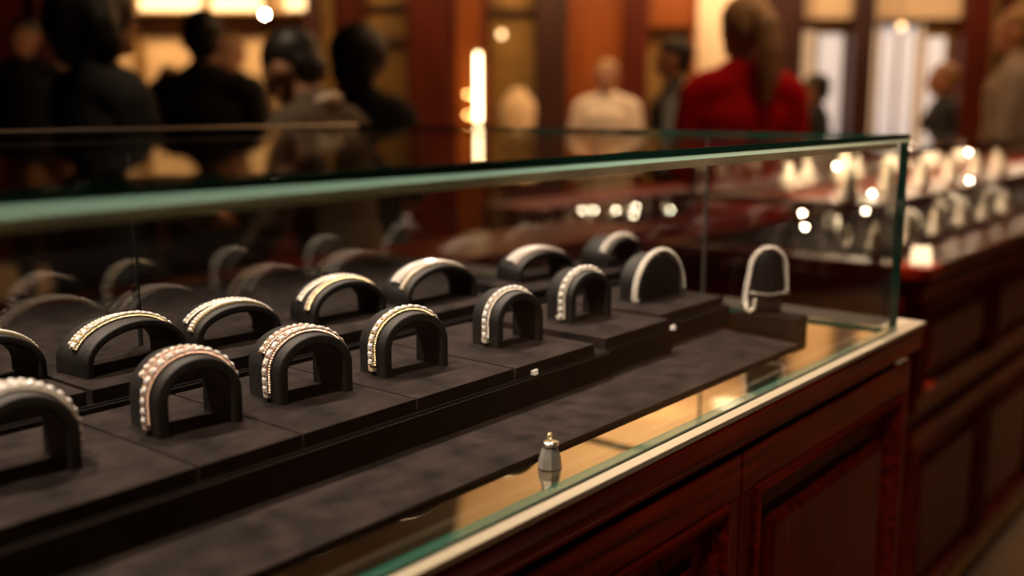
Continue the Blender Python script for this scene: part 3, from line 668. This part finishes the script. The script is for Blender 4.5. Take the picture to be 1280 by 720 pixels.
light('case_light', 'AREA', (2.1, .50, 1.05), 8, WARM, (2.1, .50, .9), 2.4, size_y=.05)
light('case_light', 'AREA', (2.3, 1.96, .995), 2.2, SOFT, (2.3, 1.96, .8), 1.3, size_y=.06)
ORD = ['first', 'second', 'third', 'fourth', 'fifth', 'sixth', 'seventh', 'eighth', 'ninth', 'tenth', 'eleventh', 'twelfth']
# ivory ring cones, busts and bowls in the far glass cases
def ring_cone(loc, h, label, group):
    o = empty('ring_cone', loc, random.uniform(0, 3), label, 'display', group)
    bm = bmesh.new(); lathe(bm, [(0, 0), (h*.42, 0), (h*.42, h*.06), (h*.30, h*.12), (h*.14, h*.9), (h*.06, h), (0, h)], 14); link('cone', bm, M['pearl'], o, True)
    bm = bmesh.new(); z = h*.55; r = h*.25; tube(bm, [(r*math.cos(t), r*math.sin(t), z) for t in [2*PI*i/16 for i in range(16)]], h*.035, 6, closed=True); ball(bm, (0, -r-h*.03, z), h*.08, sub=1); link('ring', bm, M['gold'], o, True)
def bust(loc, h, rz, label, group):
    o = empty('necklace_bust', loc, rz, label, 'display', group)
    bm = bmesh.new()
    prof = [(.36, .20, 0), (.44, .22, .18), (.46, .2, .42), (.34, .16, .60), (.15, .13, .70), (.13, .12, 1.0)]; rings = []
    for rx, ry, z in prof: rings.append([bm.verts.new((rx*h*math.cos(2*PI*k/16), ry*h*math.sin(2*PI*k/16), z*h)) for k in range(16)])
    for a, c in zip(rings, rings[1:]):
        for k in range(16): bm.faces.new((a[k], a[(k+1) % 16], c[(k+1) % 16], c[k]))
    bm.faces.new(rings[0][::-1]); bm.faces.new(rings[-1]); link('bust', bm, M['pearl'], o, True)
    bm = bmesh.new()
    for i in range(13):
        t = PI*i/12; ball(bm, (.30*h*math.cos(t), -.24*h*math.sin(t)**.5*.95-.01, (.62-.34*math.sin(t))*h), h*.045, sub=1)
    link('necklace', bm, M['silver'], o, kind='stuff')
def cuff(loc, r, rz, label, group):
    o = empty('cuff_bracelet', loc, rz, label, 'bracelet', group)
    bm = bmesh.new(); tube(bm, [(r*math.cos(t), 0, r*.92+r*.85*math.sin(t)) for t in [2*PI*i/20 for i in range(20)]], r*.13, 6, closed=True); link('band', bm, M['white_gold'], o, True)
    bm = bmesh.new()
    for i in range(9): t = PI*(i+.5)/9; ball(bm, (r*1.1*math.cos(t), 0, r*.92+r*.96*math.sin(t)), r*.15, sub=1)
    link('stones', bm, M['stone'], o, kind='stuff')
for i in range(9):
    x = .98+i*.17; bust((x, .60+.03*(i % 2), 1.0681), .075+.012*(i % 3), 0, 'ivory necklace bust on the upper shelf of the right-hand counter, %s from its near end' % ORD[i], 'busts on the upper shelf of the right counter')
for i in range(12):
    x = .93+i*.13; ring_cone((x, .43+.05*(i % 2), 1.0681), .055+.012*(i % 2), 'ivory ring cone on the upper shelf of the right-hand counter, %s from its near end' % ORD[i], 'ring cones on the upper shelf of the right counter')
for i in range(12):
    x = .95+i*.15; cuff((x, .44+.08*(i % 3), .9582), .026, .4*(i % 4), 'stone-set upright bangle under the right-hand counter shelf, %s from its near end' % ORD[i], 'bangles under the shelf of the right counter')
for i in range(12):
    x = .92+i*.11; ring_cone((x, .36+.035*(i % 2), .9562), .050+.008*(i % 3), 'low ivory ring cone on the velvet of the right-hand counter, %s from its near end' % ORD[i], 'low ring cones on the velvet of the right counter')
for i in range(8):
    ring_cone((1.72+i*.15, 2.0, .8032), .07, 'ivory ring cone in the low far case, %s from the near end' % ORD[i], 'ring cones in the low far case')
bm = bmesh.new(); box(bm, -.03, .03, -.02, .02, 0, .30); o = empty('paper_bag', (2.46, 1.70+.10, 1.0106), -.6, 'tall narrow pale blue paper bag on the low far glass case', 'bag')  # pale blue bar, its identity a guess
link('bag', bm, M['blue'], o, bevel=.003)
bm = bmesh.new(); tube(bm, [(-.014, -.021, .295), (-.012, -.021, .34), (.012, -.021, .34), (.014, -.021, .295)], .002, 6); link('handle', bm, M['card'], o)
bm = bmesh.new(); a_ = [bm.verts.new(v) for v in ((-.022, 0, 0), (.022, 0, 0), (.018, .016, .036), (-.018, .016, .036))]; b_ = [bm.verts.new(v) for v in ((-.022, .032, 0), (.022, .032, 0))]
bm.faces.new(a_); bm.faces.new((b_[0], a_[3], a_[2], b_[1])); o = link('tent_card', bm, M['card'], loc=(.835, .232, .9535), rot=(0, 0, -1.15)); so = o.modifiers.new('solid', 'SOLIDIFY'); so.thickness = .001  # white fold for a bright wedge of unknown kind
tag(o, 'small blank white folded card on the near corner of the right-hand counter', 'card')
light('card_light', 'SPOT', (.3, .0, CEIL-.06), 520, WARM, (.83, .24, .97), .01, 3.2, .2)  # added narrow spot that only brightens the white fold

# ------------------------------------------------------------------ people
def remesh(name, bm, m, parent, vox, smooth=4):
    me = bpy.data.meshes.new(name); bmesh.ops.recalc_face_normals(bm, faces=bm.faces); bm.to_mesh(me); bm.free()
    o = bpy.data.objects.new(name, me); COL.objects.link(o)
    r = o.modifiers.new('r', 'REMESH'); r.mode = 'VOXEL'; r.voxel_size = vox
    s = o.modifiers.new('s', 'SMOOTH'); s.factor = .5; s.iterations = smooth
    dg = bpy.context.evaluated_depsgraph_get(); me2 = bpy.data.meshes.new_from_object(o.evaluated_get(dg))
    o.modifiers.clear(); o.data = me2; bpy.data.meshes.remove(me); me2.name = name
    me2.materials.clear(); me2.materials.append(m); me2.shade_smooth(); o.parent = parent
    return o
def person(loc, heading, height, label, top='black_fabric', bottom='black_fabric', hair='short', hairm='hair_dark', arms='down', lean=0., head_yaw=0., head_pitch=0., vox=.009, collar=None, group=None, female=False):
    k = height/1.72; root = empty('person', loc, heading-PI/2, label, 'person', group)      # figure faces local +Y
    LN = Matrix.Translation((0, 0, .95)) @ Matrix.Rotation(-lean, 4, 'X') @ Matrix.Translation((0, 0, -.95))
    HD = Matrix.Translation((0, 0, 1.5)) @ Matrix.Rotation(head_yaw, 4, 'Z') @ Matrix.Rotation(-head_pitch, 4, 'X') @ Matrix.Translation((0, 0, -1.5))
    def u(p): return (LN @ Vector(p))*k
    def hd(p): return (LN @ HD @ Vector(p))*k
    hrot = (LN @ HD).to_quaternion().to_matrix().to_4x4()
    sw = .165 if female else .185
    def torso(bm, e):
        tube(bm, [u((0, .0, .88)), u((0, .0, .96)), u((0, .01, 1.08)), u((0, .015, 1.22)), u((0, .01, 1.33)), u((0, -.005, 1.42))], [(r+e)*k for r in ((.165, .168, .135, .155, .168, .10) if female else (.160, .162, .150, .168, .180, .105))], 16, .68)
        tube(bm, [u((-sw+.03, -.005, 1.405)), u((0, -.005, 1.43)), u((sw-.03, -.005, 1.405))], [(.058+e)*k, (.062+e)*k, (.058+e)*k], 12)
    A = {}
    for s in (-1, 1):
        sh = (s*sw, -.005, 1.395)
        if arms == 'down': el, wr = (s*(sw+.05), -.03, 1.12), (s*(sw+.05), .06, .88)
        elif arms == 'front': el, wr = (s*(sw+.05), .03, 1.13), (s*.10, .27, 1.05)
        elif arms == 'counter': el, wr = (s*(sw+.06), .06, 1.14), (s*.20, .30, 1.00)
        else: el, wr = (s*(sw+.05), -.02, 1.12), ((s*.13, .26, 1.10) if s > 0 else (s*(sw+.05), .06, .88))
        A[s] = (sh, el, wr)
    def arm(bm, e, s, stop=1.):
        sh, el, wr = [Vector(q) for q in A[s]]; wr = el+(wr-el)*stop
        tube(bm, [u(sh), u((sh+el)/2), u(el), u((el+wr)/2), u(wr)], [(r+e)*k for r in (.052, .047, .039, .036, .027)], 12)
    def hand(bm, s):
        sh, el, wr = [Vector(q) for q in A[s]]; d = (wr-el).normalized(); side = Vector((0, 0, 1)).cross(d)
        if side.length < .3: side = Vector((1, 0, 0))
        side = side.normalized()*(-s); dn = d.cross(side).normalized()
        if dn.z > 0: dn = -dn
        tube(bm, [u(wr), u(wr+d*.045), u(wr+d*.085)], [.026*k, .034*k, .036*k], 10, 1)
        for i, (o, ln) in enumerate(((-.030, .070), (-.010, .080), (.010, .075), (.029, .058))):
            b0 = wr+d*.085+side*o; tube(bm, [u(b0-d*.02), u(b0+d*ln*.5+dn*.004), u(b0+d*ln*.9+dn*.022)], [.0098*k, .0092*k, .0080*k], 8)
        t0 = wr+d*.03-side*.026; tube(bm, [u(t0), u(t0+d*.028-side*.022+dn*.004), u(t0+d*.055-side*.026+dn*.01)], [.0125*k, .0108*k, .009*k], 8)
    def leg(bm, e, s, z=.10):
        tube(bm, [u((s*.088, 0, .90)), (s*.095*k, .01*k, .70*k), (s*.10*k, .02*k, .50*k), (s*.10*k, -.005*k, .34*k), (s*.10*k, -.02*k, z*k)], [(r+e)*k for r in (.092, .080, .058, .055, .040)], 12)
    def foot(bm, e, s): tube(bm, [(s*.10*k, -.04*k, .042*k+e), (s*.105*k, .06*k, .04*k+e), (s*.115*k, .17*k, .032*k+e)], [(.038+e)*k, (.04+e)*k, (.028+e)*k], 10)
    bm = bmesh.new(); torso(bm, 0)
    for s in (-1, 1): arm(bm, 0, s); hand(bm, s); leg(bm, 0, s); foot(bm, 0, s)
    tube(bm, [u((0, -.015, 1.40)), hd((0, -.005, 1.49)), hd((0, .012, 1.56))], [.064*k, .055*k, .055*k], 12)
    ball(bm, hd((0, .010, 1.625)), .092*k, (.86, 1.05, 1.06), hrot, 3); ball(bm, hd((0, .045, 1.565)), .062*k, (.92, .92, .95), hrot, 3)
    ball(bm, hd((0, .085, 1.535)), .026*k, (1.1, .9, .8), hrot)                     # chin
    tube(bm, [hd((0, .098, 1.632)), hd((0, .117, 1.592))], [.0095*k, .0155*k], 8)    # nose
    tube(bm, [hd((-.042, .088, 1.645)), hd((0, .099, 1.648)), hd((.042, .088, 1.645))], .011*k, 8)   # brow
    tube(bm, [hd((-.020, .094, 1.561)), hd((0, .101, 1.563)), hd((.020, .094, 1.561))], .0085*k, 8)  # lips
    for s in (-1, 1): ball(bm, hd((s*.082, .005, 1.605)), .032*k, (.35, .62, 1), hrot)
    body = remesh('body', bm, M['skin'], root, vox, 3)
    bm = bmesh.new()
    for s in (-1, 1): ball(bm, hd((s*.031, .0945, 1.622)), .0105*k, (1.25, .7, .8), hrot)
    link('eyes', bm, M['eye'], root, True)
    bm = bmesh.new(); torso(bm, .016)
    for s in (-1, 1): arm(bm, .012, s, .97)
    if bottom == top: tube(bm, [u((0, 0, .90)), u((0, 0, .80))], [.185*k, .19*k], 16, .7)
    remesh('jacket', bm, M[top], root, .012)
    bm = bmesh.new()
    for s in (-1, 1): leg(bm, .012, s, .11)
    tube(bm, [u((0, 0, .96)), u((0, 0, .86))], [.160*k, .165*k], 14, .72); remesh('trousers', bm, M[bottom], root, .012)
    bm = bmesh.new()
    for s in (-1, 1): foot(bm, .005, s)
    remesh('shoes', bm, M['black_fabric'], root, .010)
    if collar:
        bm = bmesh.new(); tube(bm, [u((.068*math.cos(t), -.012+.066*math.sin(t), 1.462-.022*math.sin(t))) for t in [2*PI*i/20 for i in range(20)]], .019*k, 8, closed=True)
        link('collar', bm, M[collar], root, True)
    bm = bmesh.new()
    if hair in ('short', 'crop'):
        ball(bm, hd((0, -.006, 1.652)), .096*k, (.90, 1.06, .93), hrot, 3); ball(bm, hd((0, -.045, 1.60)), .072*k, (1.0, .75, 1.0), hrot, 3)
    elif hair == 'bob':
        ball(bm, hd((0, -.008, 1.650)), .112*k, (1.0, 1.05, .98), hrot, 3)
        for s in (-1, 1): tube(bm, [hd((s*.072, -.02, 1.66)), hd((s*.096, -.012, 1.60)), hd((s*.094, .0, 1.545)), hd((s*.085, .01, 1.525))], [.05*k, .046*k, .042*k, .03*k], 10)
        tube(bm, [hd((0, -.06, 1.64)), hd((0, -.075, 1.58)), hd((0, -.068, 1.53))], [.085*k, .075*k, .055*k], 12)
    elif hair == 'bushy':
        ball(bm, hd((0, -.015, 1.645)), .122*k, (1.0, .98, 1.0), hrot, 3); ball(bm, hd((0, -.06, 1.575)), .095*k, (1.05, .7, 1), hrot, 3)
    elif hair == 'ponytail':
        ball(bm, hd((0, -.006, 1.652)), .099*k, (.90, 1.06, .94), hrot, 3); ball(bm, hd((0, -.06, 1.62)), .066*k, (1.05, .8, 1), hrot, 3)
        tube(bm, [hd((0, -.115, 1.665)), hd((0, -.155, 1.63)), hd((.01, -.165, 1.54)), hd((.015, -.150, 1.45)), hd((.01, -.140, 1.36))], [.034*k, .042*k, .047*k, .042*k, .016*k], 12)
    if hair != 'bald': remesh('hair', bm, M[hairm], root, .009, 3)
    return root
def gp(x, dep):                                  # standing place for a pixel column and depth
    p = at(x, 131, dep); return (p.x, p.y, 0)
H0 = YAW                                          # heading away from the camera
def htop(y, dep): return CAM.z+(131-y)/1286*dep
R = math.radians
person(gp(126, 2.75), H0-R(38), 1.60, 'woman with black bobbed hair and black coat at far left, seen from behind', hair='bob', arms='front', head_yaw=R(-12), collar=None, female=True)
person(gp(258, 4.1), H0+R(4), htop(20, 4.1), 'person with short dark hair in black suit, centred before the bright alcove', hair='short', arms='down', head_yaw=R(8))
person(gp(432, 2.75), H0+R(66), 1.50, 'man in brown grey tweed jacket and white collar, bowed over the dark counter', top='grey_fabric', bottom='black_fabric', hair='crop', arms='counter', lean=R(13), head_pitch=R(18), collar='white_fabric')
person(gp(452, 3.7), H0-R(20), 1.53, 'person with bushy black hair behind the man in tweed', hair='bushy', arms='front', vox=.011)
person(gp(928, 3.5), H0-R(2), htop(4, 3.5), 'woman in red coat with light brown ponytail, seen from behind', top='red_fabric', bottom='red_fabric', hair='ponytail', hairm='hair_brown', arms='front', head_yaw=R(18), female=True)
person(gp(758, 6.6), H0+R(165), htop(78, 6.6), 'person in white shirt before the orange wood panel', top='white_fabric', bottom='white_fabric', hair='crop', hairm='hair_brown', arms='front', vox=.011)
person(gp(842, 5.5), H0+R(75), htop(52, 5.5), 'man in black suit facing left, behind the red coat', hair='crop', arms='front', collar='white_fabric', vox=.011)
person(gp(1019, 6.3), H0+R(60), htop(95, 6.3), 'dark-clad person standing before the narrow window, right of red coat', hair='crop', arms='down', vox=.012)
person(gp(1178, 6.4), H0+R(80), htop(82, 6.4), 'dark-clad person facing left before the wide curtained window', top='navy', bottom='navy', hair='crop', hairm='hair_brown', arms='front', vox=.012)
person(gp(1266, 5.3), H0+R(62), htop(16, 5.3), 'man in light grey suit at the right edge of the view', top='grey_light', bottom='black_fabric', hair='crop', hairm='hair_brown', arms='front', vox=.011)
person(gp(214, 6.2), H0+R(170), htop(86, 6.2), 'distant person low between the black-haired woman and the dark suit', top='grey_fabric', hair='crop', hairm='hair_brown', vox=.013)
person(gp(292, 6.6), H0+R(160), htop(48, 6.6), 'distant brown-haired person right of the dark suit, facing the room', top='wall' in M and 'navy' or 'navy', hair='crop', hairm='hair_brown', vox=.013)
person(gp(36, 6.6), H0+R(180), htop(28, 6.6), 'distant person facing the room before the red wood panel at far left', top='navy', hair='crop', vox=.013)
# cream bust on a plinth in the gold niche
o = empty('mannequin_bust', rm((648-640)/1286*7.68, 7.8, 0), YAW-PI/2, 'ivory mannequin bust on dark plinth before the gold niche', 'mannequin')
boxo('plinth', (-.14, .14, -.10, .10, 0, 1.00), M['pilaster'], o, .006)
bm = bmesh.new(); rings = []
for rx, ry, z in [(.10, .08, 1.001), (.115, .085, 1.10), (.13, .095, 1.22), (.125, .09, 1.29), (.085, .07, 1.345), (.055, .052, 1.37), (.05, .048, 1.40)]: rings.append([bm.verts.new((rx*math.cos(2*PI*q/18), ry*math.sin(2*PI*q/18), z)) for q in range(18)])
for a, c in zip(rings, rings[1:]):
    for q in range(18): bm.faces.new((a[q], a[(q+1) % 18], c[(q+1) % 18], c[q]))
bm.faces.new(rings[0][::-1]); bm.faces.new(rings[-1]); link('bust', bm, M['cream'], o, True)
# added spots without fittings, brightening people and the floor patch
for p, t, e, lab in ((rm(.9, 2.6, CEIL-.06), rm(.8, 3.45, 1.2), 34, ''), (rm(.5, 5.6, CEIL-.06), rm(.62, 6.6, 1.2), 50, ''), (rm(-1.1, 2.2, CEIL-.06), rm(-.5, 2.8, 1.3), 60, ''), (rm(2.1, 3.6, CEIL-.06), rm(2.25, 4.6, 1.3), 40, ''), ((2.9, -1.3, CEIL-.06), (2.35, -.35, 0), 46, '')):
    light('room_downlight', 'SPOT', p, e, WARM, t, .03, 45)
